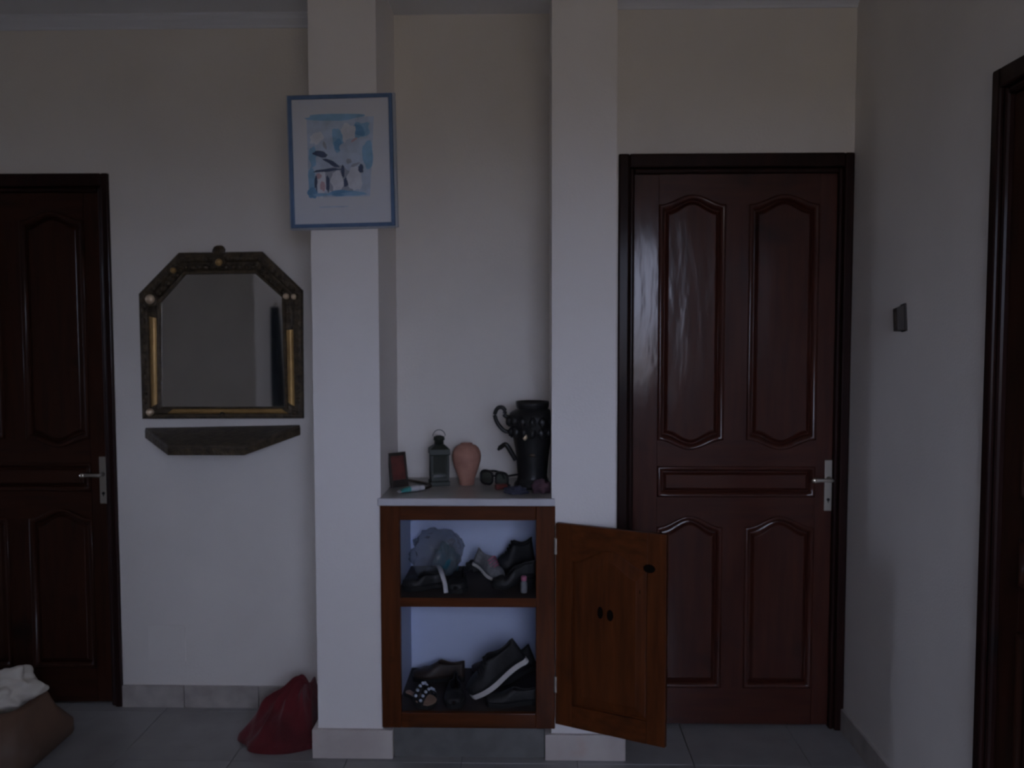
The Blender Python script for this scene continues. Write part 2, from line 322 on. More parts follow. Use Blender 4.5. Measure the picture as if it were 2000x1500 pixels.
obj('skirting_tile', MB().box(0.044, 0.064, PF, PF+0.07, 0, 0.090), 'skirt_pale', bp, bevel=0.002)
br = thing('baseboard_right', 'beige skirting tiles along the right wall', None, (RX, 2.8, 0), kind='structure')
for k in range(3):
    obj('skirting_tile', MB().box(RX-0.012, RX, 2.300+k*0.328, 2.300+k*0.328+0.326, 0, 0.085), 'skirt', br, bevel=0.002)

# ------------------------------------------------------------------ doors
def ring(x0, x1, z0, z1, d, bt, bb, n=18):
    x0 += d; x1 -= d; z0 += d; z1 -= d; out = []
    for i in range(n+1):
        u = i/n; out.append((x0+(x1-x0)*u, z0 - bb*math.sin(PI*u)**2))
    for i in range(n+1):
        u = 1-i/n; out.append((x0+(x1-x0)*u, z1 + bt*math.sin(PI*u)**2))
    return out
def panel(root, x0, x1, z0, z1, bt, bb, y, mv, mmould, mw=0.021, raise_=0.016):
    R = lambda d, yy: [(a, y+yy, b) for a, b in ring(x0, x1, z0, z1, d, bt, bb)]
    obj('moulding', MB().loft([R(-0.001, 0.004), R(0.0, -0.005), R(0.006, -0.008), R(0.013, -0.004), R(0.019, 0.005), R(mw, 0.012), R(mw, 0.016)], False, False), mmould, root, world=False, smooth=True)
    obj('panel', MB().loft([R(mw-0.001, 0.013), R(mw+0.003, 0.012), R(mw+0.006, 0.010), R(mw+raise_-0.003, 0.001), R(mw+raise_, -0.0005)], False, True), mv, root, world=False)
def arc(x0, x1, z, b, n=18): return [(x0+(x1-x0)*i/n, z+b*math.sin(PI*i/n)**2) for i in range(n+1)]
def door(name, loc, rotz, Wd, Hd, label, wv='wood_v', wh='wood_h'):
    r = thing(name, label, 'door', loc, (0,0,rotz), None, 'structure'); k = Hd/2.125
    fl_, fr, fh = 0.059, Wd-0.793, 0.070
    a, b, top = fl_, Wd-fr, Hd-fh
    def jamb(xa, xb, xi):
        obj('jamb', MB().box(xa, xb, -0.014, 0.10, 0, Hd), 'frame_wood', r, bevel=0.006, world=False)
    jamb(0, fl_-0.020, 0); jamb(Wd-fr+0.018, Wd, 0)
    obj('stop_bead', MB().box(fl_-0.020, fl_, -0.004, 0.10, 0, Hd-0.05), 'frame_wood', r, bevel=0.008, world=False)
    obj('stop_bead', MB().box(Wd-fr, Wd-fr+0.018, -0.004, 0.10, 0, Hd-0.05), 'frame_wood', r, bevel=0.008, world=False)
    obj('head', MB().box(fl_-0.020, Wd-fr+0.018, -0.014, 0.10, Hd-0.05, Hd), 'frame_wood', r, bevel=0.006, world=False)
    obj('stop_bead', MB().box(fl_, Wd-fr, -0.004, 0.10, Hd-fh, Hd-0.05), 'frame_wood', r, bevel=0.008, world=False)
    yl = 0.014; yb = 0.050                                   # leaf face and back
    PLx, PRx = (0.150, 0.392), (0.476, 0.730)
    zb0, zb1, zm0, zm1, zt0, zt1 = 0.152*k, 0.760*k, 0.873*k, 0.987*k, 1.085*k, 1.945*k
    bt, bb, bl = 0.036, 0.036, 0.042
    obj('leaf', MB().box(a, b, 0.030, yb, 0.012, top), wv, r, world=False)
    obj('stile', MB().box(a, PLx[0], yl, 0.034, 0.012, top), wv, r, bevel=0.002, world=False)
    obj('stile', MB().box(PRx[1], b, yl, 0.034, 0.012, top), wv, r, bevel=0.002, world=False)
    obj('mullion', MB().box(PLx[1], PRx[0], yl, 0.034, zt0, zt1), wv, r, world=False)
    obj('mullion', MB().box(PLx[1], PRx[0], yl, 0.034, zb0, zb1), wv, r, world=False)
    obj('rail', MB().prism(arc(*PLx, zt1, bt)+arc(*PRx, zt1, bt)+[(PRx[1], top), (PLx[0], top)], yl, 0.034), wh, r, world=False)
    obj('rail', MB().prism([(PLx[0], zm1), (PRx[1], zm1)]+arc(*PRx, zt0, -bb)[::-1]+arc(*PLx, zt0, -bb)[::-1], yl, 0.034), wh, r, world=False)
    obj('rail', MB().prism(arc(*PLx, zb1, bl)+arc(*PRx, zb1, bl)+[(PRx[1], zm0), (PLx[0], zm0)], yl, 0.034), wh, r, world=False)
    obj('rail', MB().box(PLx[0], PRx[1], yl, 0.034, 0.012, zb0), wh, r, world=False)
    for px in (PLx, PRx):
        panel(r, px[0], px[1], zt0, zt1, bt, bb, yl, wv, wv); panel(r, px[0], px[1], zb0, zb1, bl, 0, yl, wv, wv)
    panel(r, PLx[0], PRx[1], zm0, zm1, 0, 0, yl, wh, wh, 0.020, 0.014)
    hp = obj('handle_plate', MB().box(0.764, 0.792, yl-0.005, yl, 0.823*k, 1.012*k), 'metal', r, bevel=0.003, world=False); hp['label'] = 'pale metal handle plate with keyhole'
    zl = 0.942*k
    lv = MB().lathe([(0.009, 0), (0.010, 0.004), (0.007, 0.008), (0.007, 0.040)], (0.779, yl-0.004, zl), 12, 'y')
    lv.tube(cr([(0.779, yl-0.042, zl), (0.760, yl-0.046, zl+0.001), (0.735, yl-0.045, zl+0.001), (0.716, yl-0.043, zl)], 4), [0.007]*4+[0.0065]*5+[0.0075]*4, 10)
    lo = obj('lever', lv, 'metal', hp, smooth=True, world=False)
    obj('lever_tip', MB().blob((0.716, yl-0.043, zl), (0.012, 0.010, 0.010), 1, 0.0), 'knob_metal', hp, smooth=True, world=False)
    kh = MB().lathe([(0.006, 0), (0.006, 0.002), (0.003, 0.002)], (0.779, yl-0.005, 0.865*k), 12, 'y').box(0.7775, 0.7805, yl-0.0070, yl-0.005, 0.853*k, 0.865*k)
    obj('keyhole', kh, 'rubber', hp, world=False)
    return r
door('door_1', (D1[0], D1[1], 0), 0, D1[2], D1[3], 'dark varnished panelled door cut off by the picture edge, beside the mirror', 'old_wood_v', 'old_wood_h')
door('door_2', (D2[0], D2[1], 0), 0, D2[2], D2[3], 'glossy dark red-brown panelled door with lever handle, behind the open cabinet door')
door('door_3', (RX, D3Y, 0), -PI/2, D3W, D3H, 'dark door in the right wall, only its frame edge in view', 'old_wood_v', 'old_wood_h')

# ------------------------------------------------------------------ niche cabinet with marble top
cab = thing('cabinet', 'low dark red-brown wooden cabinet in the niche, door open, shoes on both shelves', 'cabinet', (-0.22, PF, 0.0))
FY = 3.025                                                  # face of the frame
obj('plinth', MB().box(-0.484, 0.042, PF+0.005, PF+0.06, 0, 0.113), 'plinth', cab)
obj('stile', MB().box(-0.522, -0.455, FY, PF+0.004, 0.113, 0.893), 'cab_v', cab, bevel=0.003)
obj('stile', MB().box(0.012, 0.078, FY, PF+0.004, 0.113, 0.893), 'cab_v', cab, bevel=0.003)
obj('rail', MB().box(-0.455, 0.012, FY+0.001, PF+0.004, 0.842, 0.893), 'cab_h', cab, bevel=0.003)
obj('rail', MB().box(-0.455, 0.012, FY+0.001, PF+0.004, 0.113, 0.166), 'cab_h', cab, bevel=0.003)
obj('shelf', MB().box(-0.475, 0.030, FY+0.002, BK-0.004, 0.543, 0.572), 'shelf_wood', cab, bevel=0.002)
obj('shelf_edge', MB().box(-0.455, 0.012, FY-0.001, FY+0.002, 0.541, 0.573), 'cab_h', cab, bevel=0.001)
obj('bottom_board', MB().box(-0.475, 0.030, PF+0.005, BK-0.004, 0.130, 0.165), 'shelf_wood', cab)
obj('back_lining', MB().box(-0.475, 0.030, BK-0.004, BK-0.0005, 0.165, 0.890), 'lining', cab)
obj('side_lining', MB().box(-0.5215, -0.475, PF+0.005, BK-0.0005, 0.113, 0.890), 'lining', cab)
obj('side_lining', MB().box(0.030, 0.0655, PF+0.005, BK-0.0005, 0.113, 0.890), 'lining', cab)
# open door: hinged on the right stile, swung out towards the viewer
hinge = Vector((0.079, 3.012, 0)); ang = math.atan2(-0.175, 0.350); DL, DZ0, DZ1 = 0.392, 0.140, 0.838
def dx(mb): return mb.xf(Matrix.Translation(hinge) @ Matrix.Rotation(ang, 4, 'Z'))
def dobj(n, mb, m, bev=0.0, par=None): return obj(n, dx(mb), m, par or cdoor, bevel=bev)
cdoor = obj('door', dx(MB().box(0.004, DL, 0.006, 0.014, DZ0, DZ1)), 'cab_v', cab); cdoor['label'] = 'open cabinet door with arched panel and knotty grain'
pa, pb, pz0, pz1, pbm = 0.062, DL-0.064, DZ0+0.075, DZ1-0.125, 0.050
dobj('stile', MB().box(0.002, pa, -0.004, 0.016, DZ0, DZ1), 'cab_v', 0.002); dobj('stile', MB().box(pb, DL, -0.004, 0.016, DZ0, DZ1), 'cab_v', 0.002)
dobj('rail', MB().prism(arc(pa, pb, pz1, pbm)+[(pb, DZ1), (pa, DZ1)], -0.004, 0.015), 'cab_h', 0.001)
dobj('rail', MB().box(pa, pb, -0.004, 0.015, DZ0, pz0), 'cab_h', 0.001)
Rr = lambda d, yy: [(x, yy, z) for x, z in ring(pa, pb, pz0, pz1, d, pbm, 0)]
dobj('panel', MB().loft([Rr(-0.001, 0.008), Rr(0.004, 0.006), Rr(0.008, 0.004), Rr(0.036, -0.002), Rr(0.039, -0.003)], False, True), 'cab_v')
dobj('knot', MB().lathe([(0.013, 0), (0.012, 0.0006), (0.004, 0.0008)], (0.165, -0.003, 0.552), 12, 'y', sx=0.8, sy=1.6), 'knot')
dobj('knot', MB().lathe([(0.013, 0), (0.012, 0.0006), (0.004, 0.0008)], (0.200, -0.003, 0.548), 12, 'y', sx=0.9, sy=1.5), 'knot')
dobj('knot', MB().lathe([(0.016, 0), (0.014, 0.0006), (0.004, 0.0008)], (0.335, -0.004, 0.722), 12, 'y', sx=1.3, sy=0.9), 'knot')
dobj('knot', MB().lathe([(0.014, 0), (0.012, 0.0006), (0.004, 0.0008)], (0.290, 0.0005, 0.640), 12, 'y', sx=1.0, sy=2.0), 'knot')
for hz in (0.25, 0.73):
    hb = MB()
    for q in range(3): hb.lathe([(0.006, 0), (0.006, 0.018)], (0.080, 3.010, hz+q*0.019), 10)
    obj('hinge', hb, 'metal', cab, smooth=False)

slab = thing('marble_top', 'grey marble slab topping the cabinet, holding the lantern and the vases', 'worktop', (-0.22, PF, 0.895))
obj('slab', MB().box(-0.521, 0.065, 3.020, BK-0.001, 0.895, 0.920), 'marble', slab, bevel=0.002)
obj('front_edge', MB().box(-0.527, 0.077, 3.006, 3.020, 0.895, 0.920), 'marble_edge', slab, bevel=0.003)

# ------------------------------------------------------------------ mirror and its shelf
mir = thing('wall_mirror', 'octagonal-topped mirror in a dark embossed brass frame with gold strips', 'mirror', (-1.2, BK, 1.15))
OUT = [(-1.513, 1.150), (-0.885, 1.152), (-0.881, 1.645), (-1.034, 1.793), (-1.355, 1.790), (-1.514, 1.633)]
INN = [(-1.438, 1.197), (-0.957, 1.197), (-0.962, 1.618), (-1.063, 1.709), (-1.332, 1.706), (-1.430, 1.600)]
obj('backboard', MB().prism([(p[0]*0.99-0.012, p[1]) for p in OUT], BK-0.008, BK-0.0005), 'wenge', mir)
obj('mirror_glass', MB().prism([(p[0]+(0.004 if p[0] > -1.2 else -0.004), p[1]+(0.004 if p[1] > 1.4 else -0.004)) for p in INN], BK-0.012, BK-0.008), 'glass', mir)
def lerp2(a, b, t): return (a[0]+(b[0]-a[0])*t, a[1]+(b[1]-a[1])*t)
PROF = [(0, 0.006), (0, 0.020), (0.06, 0.026), (0.20, 0.028), (0.40, 0.026), (0.46, 0.020), (0.80, 0.020), (0.86, 0.025), (0.96, 0.023), (1.0, 0.016), (1.0, 0.010)]
for k in range(6):
    p0, p1, q0, q1 = OUT[k], OUT[(k+1)%6], INN[k], INN[(k+1)%6]
    bar = MB().loft([[(lerp2(p0, q0, s)[0]*(1-u)+lerp2(p1, q1, s)[0]*u, BK-h, lerp2(p0, q0, s)[1]*(1-u)+lerp2(p1, q1, s)[1]*u) for s, h in PROF] for u in (0, 0.5, 1)], closed=False, cap0=False, cap1=False)
    bo = obj('frame_bar', bar, 'brass_dark', mir)
    if k in (0, 1, 5):                                       # gold half-round inlays on the sides and bottom
        lo_, hi_ = {0: (0.12, 0.955), 1: (0.06, 0.70), 5: (0.16, 0.95)}[k]; sa, sb = (0.38, 0.48) if k == 0 else (0.46, 0.34)
        rows = []
        for u in (lo_, (lo_+hi_)/2-0.012, (lo_+hi_)/2+0.012, hi_):
            rows.append([(lerp2(p0, q0, sa+sb*j/6)[0]*(1-u)+lerp2(p1, q1, sa+sb*j/6)[0]*u, BK-0.020-0.007*math.sin(PI*j/6), lerp2(p0, q0, sa+sb*j/6)[1]*(1-u)+lerp2(p1, q1, sa+sb*j/6)[1]*u) for j in range(7)])
        obj('gold_strip', MB().loft(rows, False, False, False), 'gold', bo, smooth=True)
    else:
        rel = MB(); nn = 7 if k != 3 else 11
        for i in range(nn):
            u = (i+0.5)/nn
            for s, rr in ((0.30, 0.011), (0.68, 0.010)):
                c = lerp2(lerp2(p0, q0, s), lerp2(p1, q1, s), u)
                rel.blob((c[0], BK-0.024, c[1]), (rr*random.uniform(0.8, 1.3), 0.007, rr*random.uniform(0.7, 1.2)), i+k, 0.4, 2, 10, 6)
        tag(obj('embossed_leaves', rel, 'brass_dark', bo, smooth=True), kind='stuff')
    if k in (1, 5):
        rel = MB()
        for i in range(12):
            c = lerp2(lerp2(p0, q0, 0.22), lerp2(p1, q1, 0.22), (i+0.5)/12)
            rel.blob((c[0], BK-0.026, c[1]), (0.009, 0.006, 0.013), i, 0.4, 2, 10, 6)
        tag(obj('embossed_leaves', rel, 'brass_dark', bo, smooth=True), kind='stuff')
def boss(x, z, r, m, ringr=True):
    if ringr: b = obj('boss', MB().lathe([(r*1.5, 0.018), (r*1.5, 0.028), (r*1.2, 0.032), (r*0.9, 0.030)], (x, BK, z), 20, 'y'), 'brass_dark', mir, smooth=True)
    else: b = mir
    d = MB().lathe([(r, 0.022), (r*0.96, 0.030), (r*0.75, 0.030+r*0.45), (r*0.4, 0.030+r*0.68), (r*0.05, 0.030+r*0.75)], (x, BK, z), 18, 'y')
    obj('boss_dome' if ringr else 'boss', d, m, b, smooth=True)
boss(-1.467, 1.612, 0.020, 'boss'); boss(-1.198, 1.752, 0.015, 'gold'); boss(-0.942, 1.622, 0.012, 'boss', False); boss(-0.912, 1.620, 0.011, 'boss', False)
boss(-1.480, 1.176, 0.015, 'boss', False); boss(-0.918, 1.176, 0.012, 'brass_dark', False); boss(-1.198, 1.168, 0.010, 'brass_dark', False); boss(-1.375, 1.722, 0.012, 'gold', False)
obj('crest', MB().blob((-1.200, BK-0.020, 1.797), (0.026, 0.010, 0.020), 3, 0.2), 'brass_dark', mir, smooth=True)

shf = thing('wall_shelf', 'half-octagonal dark brass-clad console shelf hanging under the mirror', 'shelf', (-1.2, BK, 1.05))
BL, BR, FL, FR = (-1.512, BK-0.001), (-0.902, BK-0.001), (-1.346, BK-0.19), (-1.062, BK-0.19)
def tray(z_b, z_f, s=1.0, dz=0.0):
    c = (-1.205, BK-0.001)
    return [(c[0]+(p[0]-c[0])*s, c[1]+(p[1]-c[1])*s, z+dz) for p, z in ((BL, z_b), (FL, z_f), (FR, z_f), (BR, z_b+0.012))]
obj('tray', MB().loft([tray(1.108, 1.062, 1.0, -0.006), tray(1.108, 1.062, 1.0, 0.006)]), 'tray_wood', shf, bevel=0.003)
for i in range(3):
    a, b = [(BL, FL), (FL, FR), (FR, BR)][i]; za, zb_ = [(1.108, 1.062), (1.062, 1.062), (1.062, 1.120)][i]; ha = [0.034, 0.030, 0.030][i]; hb = [0.030, 0.030, 0.034][i]
    obj('apron', MB().add([(a[0], a[1]-0.001, za-ha), (b[0], b[1]-0.001, zb_-hb), (b[0], b[1]-0.001, zb_-0.004), (a[0], a[1]-0.001, za-0.004), (a[0]*0.98-0.024, a[1]+0.006*(a[1] < BK-0.05), za-ha), (b[0]*0.98-0.024, b[1]+0.006*(b[1] < BK-0.05), zb_-hb), (b[0]*0.98-0.024, b[1]+0.006*(b[1] < BK-0.05), zb_-0.004), (a[0]*0.98-0.024, a[1]+0.006*(a[1] < BK-0.05), za-0.004)],
        [(0,1,2,3), (7,6,5,4), (0,4,5,1), (1,5,6,2), (2,6,7,3), (3,7,4,0)]), 'brass_dark', shf)
obj('underside', MB().loft([tray(1.078, 1.036, 0.97), tray(1.098, 1.056, 0.97)]), 'wenge', shf)

# ------------------------------------------------------------------ framed picture on the pillar
pic = thing('framed_picture', 'blue framed watercolour print hung on the pillar, above the mirror level', 'picture', (-0.636, PF-0.001, 1.838), (math.radians(-1.5), math.radians(-1.2), 0))
PW, PH, fb = 0.352, 0.442, 0.0125
def ploc(n, mb, m, par=None, bev=0.0): return obj(n, mb, m, par or pic, bevel=bev, world=False)
ploc('backing', MB().box(-PW/2+0.004, PW/2-0.004, -0.008, 0.0, 0.004, PH-0.004), 'backing')
ploc('frame_bar', MB().box(-PW/2, -PW/2+fb, -0.020, -0.001, 0, PH), 'blue_frame', None, 0.002); ploc('frame_bar', MB().box(PW/2-fb, PW/2, -0.020, -0.001, 0, PH), 'blue_frame', None, 0.002)
ploc('frame_bar', MB().box(-PW/2+fb, PW/2-fb, -0.020, -0.001, 0, fb), 'blue_frame', None, 0.002); ploc('frame_bar', MB().box(-PW/2+fb, PW/2-fb, -0.020, -0.001, PH-fb, PH), 'blue_frame', None, 0.002)
ploc('outer_lip', MB().box(PW/2, PW/2+0.010, -0.016, 0, -0.004, PH+0.002), 'pale_frame', None, 0.002); ploc('outer_lip', MB().box(-PW/2-0.004, -PW/2, -0.016, 0, -0.004, PH+0.002), 'pale_frame', None, 0.001)
ploc('outer_lip', MB().box(-PW/2, PW/2, -0.016, 0, -0.006, 0), 'pale_frame', None, 0.001)
ploc('mount', MB().box(-PW/2+fb, PW/2-fb, -0.0110, -0.008, fb, PH-fb), 'mount')
pr = MB(); PM = ['p_pale', 'p_sky', 'p_deep', 'p_navy', 'p_white', 'p_rose', 'p_grey']
lay = [0]
def blot(cx, cz, rx, rz, mi, seed, amp=0.35, rot=0.0, n=22):
    lay[0] += 1; y = -0.0112-lay[0]*0.00004; pts = []
    for i in range(n):
        a = 2*PI*i/n; f = 1+amp*noise.noise(Vector((math.cos(a)*1.6+seed*2.3, math.sin(a)*1.6, seed)))
        x, z = rx*f*math.cos(a), rz*f*math.sin(a); pts.append((cx+x*math.cos(rot)-z*math.sin(rot), y, cz+x*math.sin(rot)+z*math.cos(rot)))
    pr.add(pts, [tuple(range(n))], mi)
def img(px, py): return ((px-668)/568.0*0.985+0.0, PH-(py-183)/568.0*0.985)     # print layout measured on the print itself
x0, z1_ = img(602, 226); x1, z0_ = img(733, 379)
pr.add([(x0, -0.0112, z0_), (x1-0.02, -0.0112, z0_), (x1, -0.0112, z1_), (x0, -0.0112, z1_)], [(0, 1, 2, 3)], 0)
for px, py, rx, ry, mi, sd, rot in [
    (655, 226, 60, 6, 1, 1, 0), (705, 250, 20, 16, 1, 2, 0.3), (703, 252, 9, 14, 2, 3, 0.6), (663, 268, 14, 24, 1, 4, 0.1), (662, 280, 7, 12, 2, 5, 0), (622, 250, 16, 18, 0, 6, 0), (682, 256, 14, 18, 4, 7, 0), (620, 265, 14, 10, 4, 8, 0.4),
    (612, 300, 8, 20, 1, 9, 0), (608, 345, 6, 30, 1, 10, 0), (610, 370, 10, 10, 2, 11, 0), (690, 285, 26, 16, 0, 12, 0), (720, 300, 10, 26, 1, 13, 0), (700, 340, 26, 20, 0, 14, 0), (655, 345, 40, 26, 6, 15, 0),
    (628, 352, 10, 24, 4, 16, 0), (658, 350, 11, 22, 4, 17, 0), (692, 348, 14, 22, 4, 18, 0), (622, 338, 6, 5, 5, 19, 0), (630, 358, 5, 10, 5, 20, 0),
    (626, 296, 14, 6, 3, 21, -0.25), (648, 313, 17, 4, 3, 22, -0.5), (640, 327, 24, 3.2, 3, 23, 0.06), (670, 330, 3.5, 12, 3, 24, 0), (675, 352, 4, 10, 3, 25, 0), (640, 352, 3.5, 16, 3, 26, 0), (617, 352, 3, 14, 3, 27, 0), (705, 326, 5, 8, 3, 28, 0), (682, 311, 5, 5, 6, 29, 0), (694, 318, 10, 2.5, 6, 30, 0.4),
    (670, 372, 30, 5.5, 2, 31, 0), (692, 374, 24, 4, 1, 32, 0), (628, 374, 20, 3, 1, 33, 0), (694, 270, 8, 2, 5, 34, 0.6), (636, 280, 3, 8, 6, 35, 0.3), (650, 398, 30, 1.5, 0, 36, 0)]:
    cx, cz = img(px, py); blot(cx, cz, rx/577, ry/577, mi, sd, 0.45, rot)
ploc('print', pr, PM)

# ------------------------------------------------------------------ painted-over cover plate, small bracket on the right wall
cv = thing('cover_plate', 'faint painted-over square cover plate low on the wall under the mirror', 'cover plate', (-1.445, BK, 0.185))
obj('plate', MB().box(-1.521, -1.372, BK-0.004, BK-0.0003, 0.184, 0.330), 'wall', cv, bevel=0.0015)
br_ = thing('wall_bracket', 'small dark wooden block fixed to the right wall at eye height', 'bracket', (RX, 2.812, 1.485), (math.radians(-8), 0, 0))
obj('back_plate', MB().box(-0.006, -0.0005, -0.017, 0.017, 0.0, 0.086), 'wenge', br_, bevel=0.001, world=False)
obj('block', MB().loft([[(-0.030, -0.015, 0.002), (-0.006, -0.015, 0.002), (-0.006, 0.015, 0.002), (-0.030, 0.015, 0.002)], [(-0.030, -0.015, 0.072), (-0.006, -0.015, 0.082), (-0.006, 0.015, 0.082), (-0.030, 0.015, 0.072)]]), 'wenge', br_, bevel=0.001, world=False)
obj('slot', MB().box(-0.0312, -0.030, -0.008, 0.008, 0.012, 0.060), 'tray_wood', br_, world=False)

# ------------------------------------------------------------------ things on the marble top
TZ = 0.920
f = thing('photo_frame', 'small dark-edged frame with a red-brown picture, leaning at the left end of the marble', 'picture frame', (-0.482, 3.225, TZ), (math.radians(0), 0, math.radians(42)))
tl = Matrix.Rotation(math.radians(-10), 4, 'X')
def fo(n, mb, m): return obj(n, mb.xf(tl), m, f, bevel=0.001, world=False)
fo('frame_bar', MB().box(-0.036, -0.029, -0.006, 0.006, 0.002, 0.128), 'wenge'); fo('frame_bar', MB().box(0.029, 0.036, -0.006, 0.006, 0.002, 0.128), 'wenge')
fo('frame_bar', MB().box(-0.029, 0.029, -0.006, 0.006, 0.002, 0.028), 'wenge'); fo('frame_bar', MB().box(-0.029, 0.029, -0.006, 0.006, 0.116, 0.128), 'wenge')
fo('picture', MB().box(-0.029, 0.029, -0.002, 0.004, 0.028, 0.116), 'red_print')
obj('easel_leg', MB().add([(-0.012, 0.018, 0.095), (0.012, 0.018, 0.095), (0.016, 0.050, 0.0), (-0.016, 0.050, 0.0), (-0.012, 0.022, 0.095), (0.012, 0.022, 0.095), (0.016, 0.054, 0.0), (-0.016, 0.054, 0.0)],
    [(0,1,2,3), (7,6,5,4), (0,4,5,1), (1,5,6,2), (2,6,7,3), (3,7,4,0)]), 'wenge', f, world=False)

t = thing('squeeze_tube', 'small white and teal squeeze tube lying at the front edge of the marble', 'tube', (-0.430, 3.128, TZ+0.001), (0, 0, math.radians(28)))
tb = MB().loft([[(-0.045, 0.019*math.cos(a), 0.003+0.0015*math.sin(a)) for a in [2*PI*k/16 for k in range(16)]], [(-0.038, 0.018*math.cos(a), 0.006+0.004*math.sin(a)) for a in [2*PI*k/16 for k in range(16)]],
    [(0.0, 0.014*math.cos(a), 0.011+0.010*math.sin(a)) for a in [2*PI*k/16 for k in range(16)]], [(0.028, 0.012*math.cos(a), 0.012+0.012*math.sin(a)) for a in [2*PI*k/16 for k in range(16)]], [(0.034, 0.006*math.cos(a), 0.012+0.006*math.sin(a)) for a in [2*PI*k/16 for k in range(16)]]])
obj('body', tb, 'white_plastic', t, smooth=True, world=False)
obj('teal_band', MB().loft([[(x, (w+0.0006)*math.cos(a), zc+(h+0.0006)*math.sin(a)) for a in [2*PI*k/16 for k in range(16)]] for x, w, zc, h in ((-0.040, 0.0183, 0.0056, 0.0036), (-0.020, 0.0160, 0.0085, 0.0070), (-0.002, 0.0141, 0.0110, 0.0098))], False, False), 'teal', t, smooth=True, world=False)
obj('cap', MB().lathe([(0.009, 0.034), (0.009, 0.050), (0.007, 0.052)], (0, 0, 0.012), 14, 'x'), 'white_plastic', t, world=False)

st = MB().tube(cr([(-0.505, 3.372, TZ+0.006), (-0.46, 3.335, TZ+0.007), (-0.415, 3.30, TZ+0.006), (-0.385, 3.255, TZ+0.008), (-0.372, 3.215, TZ+0.006), (-0.390, 3.175, TZ+0.005), (-0.412, 3.150, TZ+0.005)], 6), 0.0085, 8, flat=0.55)
tag(obj('leather_strap', st, 'brown_leather', smooth=True), 'dark leather strap curling from the back wall round to the white and teal tube', 'strap')

LX, LY = -0.345, 3.290
l = thing('lantern', 'dark green metal candle lantern with glass sides and a wire bail', 'lantern', (LX, LY, TZ), (0, 0, math.radians(12)))
def lo2(n, mb, m, sm=False, bev=0.0): return obj(n, mb, m, l, bevel=bev, smooth=sm, world=False)
lo2('base', MB().box(-0.037, 0.037, -0.037, 0.037, 0.0, 0.016).box(-0.033, 0.033, -0.033, 0.033, 0.016, 0.030), 'lantern', False, 0.002)
for a in (-1, 1):
    for b in (-1, 1): lo2('post', MB().box(a*0.030-0.004, a*0.030+0.004, b*0.030-0.004, b*0.030+0.004, 0.028, 0.116), 'lantern')
for k in range(4):
    lo2('pane', MB().box(-0.027, 0.027, -0.031, -0.029, 0.030, 0.114).xf(Matrix.Rotation(k*PI/2, 4, 'Z')), 'lantern_glass')
lo2('roof', MB().loft([[(s*x, s*y, z) for x, y in ((-1,-1), (1,-1), (1,1), (-1,1))] for s, z in ((0.034, 0.112), (0.038, 0.116), (0.037, 0.134), (0.022, 0.146), (0.018, 0.150))]), 'lantern')
lo2('chimney', MB().lathe([(0.017, 0.148), (0.017, 0.164), (0.021, 0.167), (0.020, 0.178), (0.008, 0.183)], (0, 0, 0), 16), 'lantern', True)
lo2('bail', MB().tube([(0.023*math.cos(a), 0, 0.180+0.024*math.sin(a)) for a in [PI*k/14 for k in range(15)]], 0.0014, 6), 'lantern', True)

VX, VY = -0.243, 3.285
v = thing('pink_vase', 'rounded pink terracotta vase standing between the lantern and the black urn', 'vase', (VX, VY, TZ))
obj('body', MB().lathe([(0.024, 0.0), (0.028, 0.003), (0.029, 0.012), (0.030, 0.024), (0.037, 0.044), (0.045, 0.066), (0.0515, 0.090), (0.0535, 0.108), (0.051, 0.124), (0.044, 0.138), (0.033, 0.147), (0.020, 0.151)], (VX, VY, TZ), 28, cap1=False), 'clay', v, smooth=True)
obj('rim', MB().lathe([(0.021, 0.1505), (0.0225, 0.153), (0.021, 0.155), (0.018, 0.153), (0.017, 0.145), (0.017, 0.10)], (VX, VY, TZ), 28, cap0=False), 'clay', v, smooth=True)

UX, UY = 0.000, 3.235
u = thing('black_urn', 'tall glossy black ornamental urn with curled side handles, partly behind the pillar', 'urn', (UX, UY, TZ))
prof = [(0.062, 0.0), (0.068, 0.004), (0.067, 0.016), (0.056, 0.028), (0.053, 0.045), (0.056, 0.075), (0.058, 0.100), (0.062, 0.140), (0.069, 0.175), (0.079, 0.212), (0.086, 0.240), (0.087, 0.258), (0.080, 0.273), (0.064, 0.283), (0.056, 0.288)]
obj('body', MB().lathe(prof, (UX, UY, TZ), 32, cap1=False), 'black', u, smooth=True)
obj('rim', MB().lathe([(0.055, 0.286), (0.059, 0.293), (0.061, 0.306), (0.060, 0.314), (0.054, 0.314), (0.050, 0.300), (0.048, 0.24)], (UX, UY, TZ), 32, cap0=False), 'black', u, smooth=True)
for s in (-1, 1):
    c = [(0.074, 0.205), (0.098, 0.206), (0.116, 0.222), (0.130, 0.244), (0.135, 0.268), (0.126, 0.289), (0.110, 0.293), (0.099, 0.281), (0.100, 0.264), (0.084, 0.256)]
    if s > 0: c = [(a*0.75+0.01, b) for a, b in c]; c = [(min(a, 0.060), b) for a, b in c]
    if s < 0: obj('handle', MB().tube(cr([(UX+s*a, UY-0.01, TZ+b) for a, b in c], 5), 0.0075, 10), 'black', u, smooth=True)
sp = MB().tube(cr([(UX-0.060, UY-0.03, TZ+0.105), (UX-0.074, UY-0.035, TZ+0.130), (UX-0.094, UY-0.035, TZ+0.160), (UX-0.112, UY-0.030, TZ+0.152), (UX-0.124, UY-0.030, TZ+0.140)], 5), [0.009]*12+[0.008]*6+[0.005]*3, 8)
obj('spur', sp, 'black', u, smooth=True)
rl = MB()
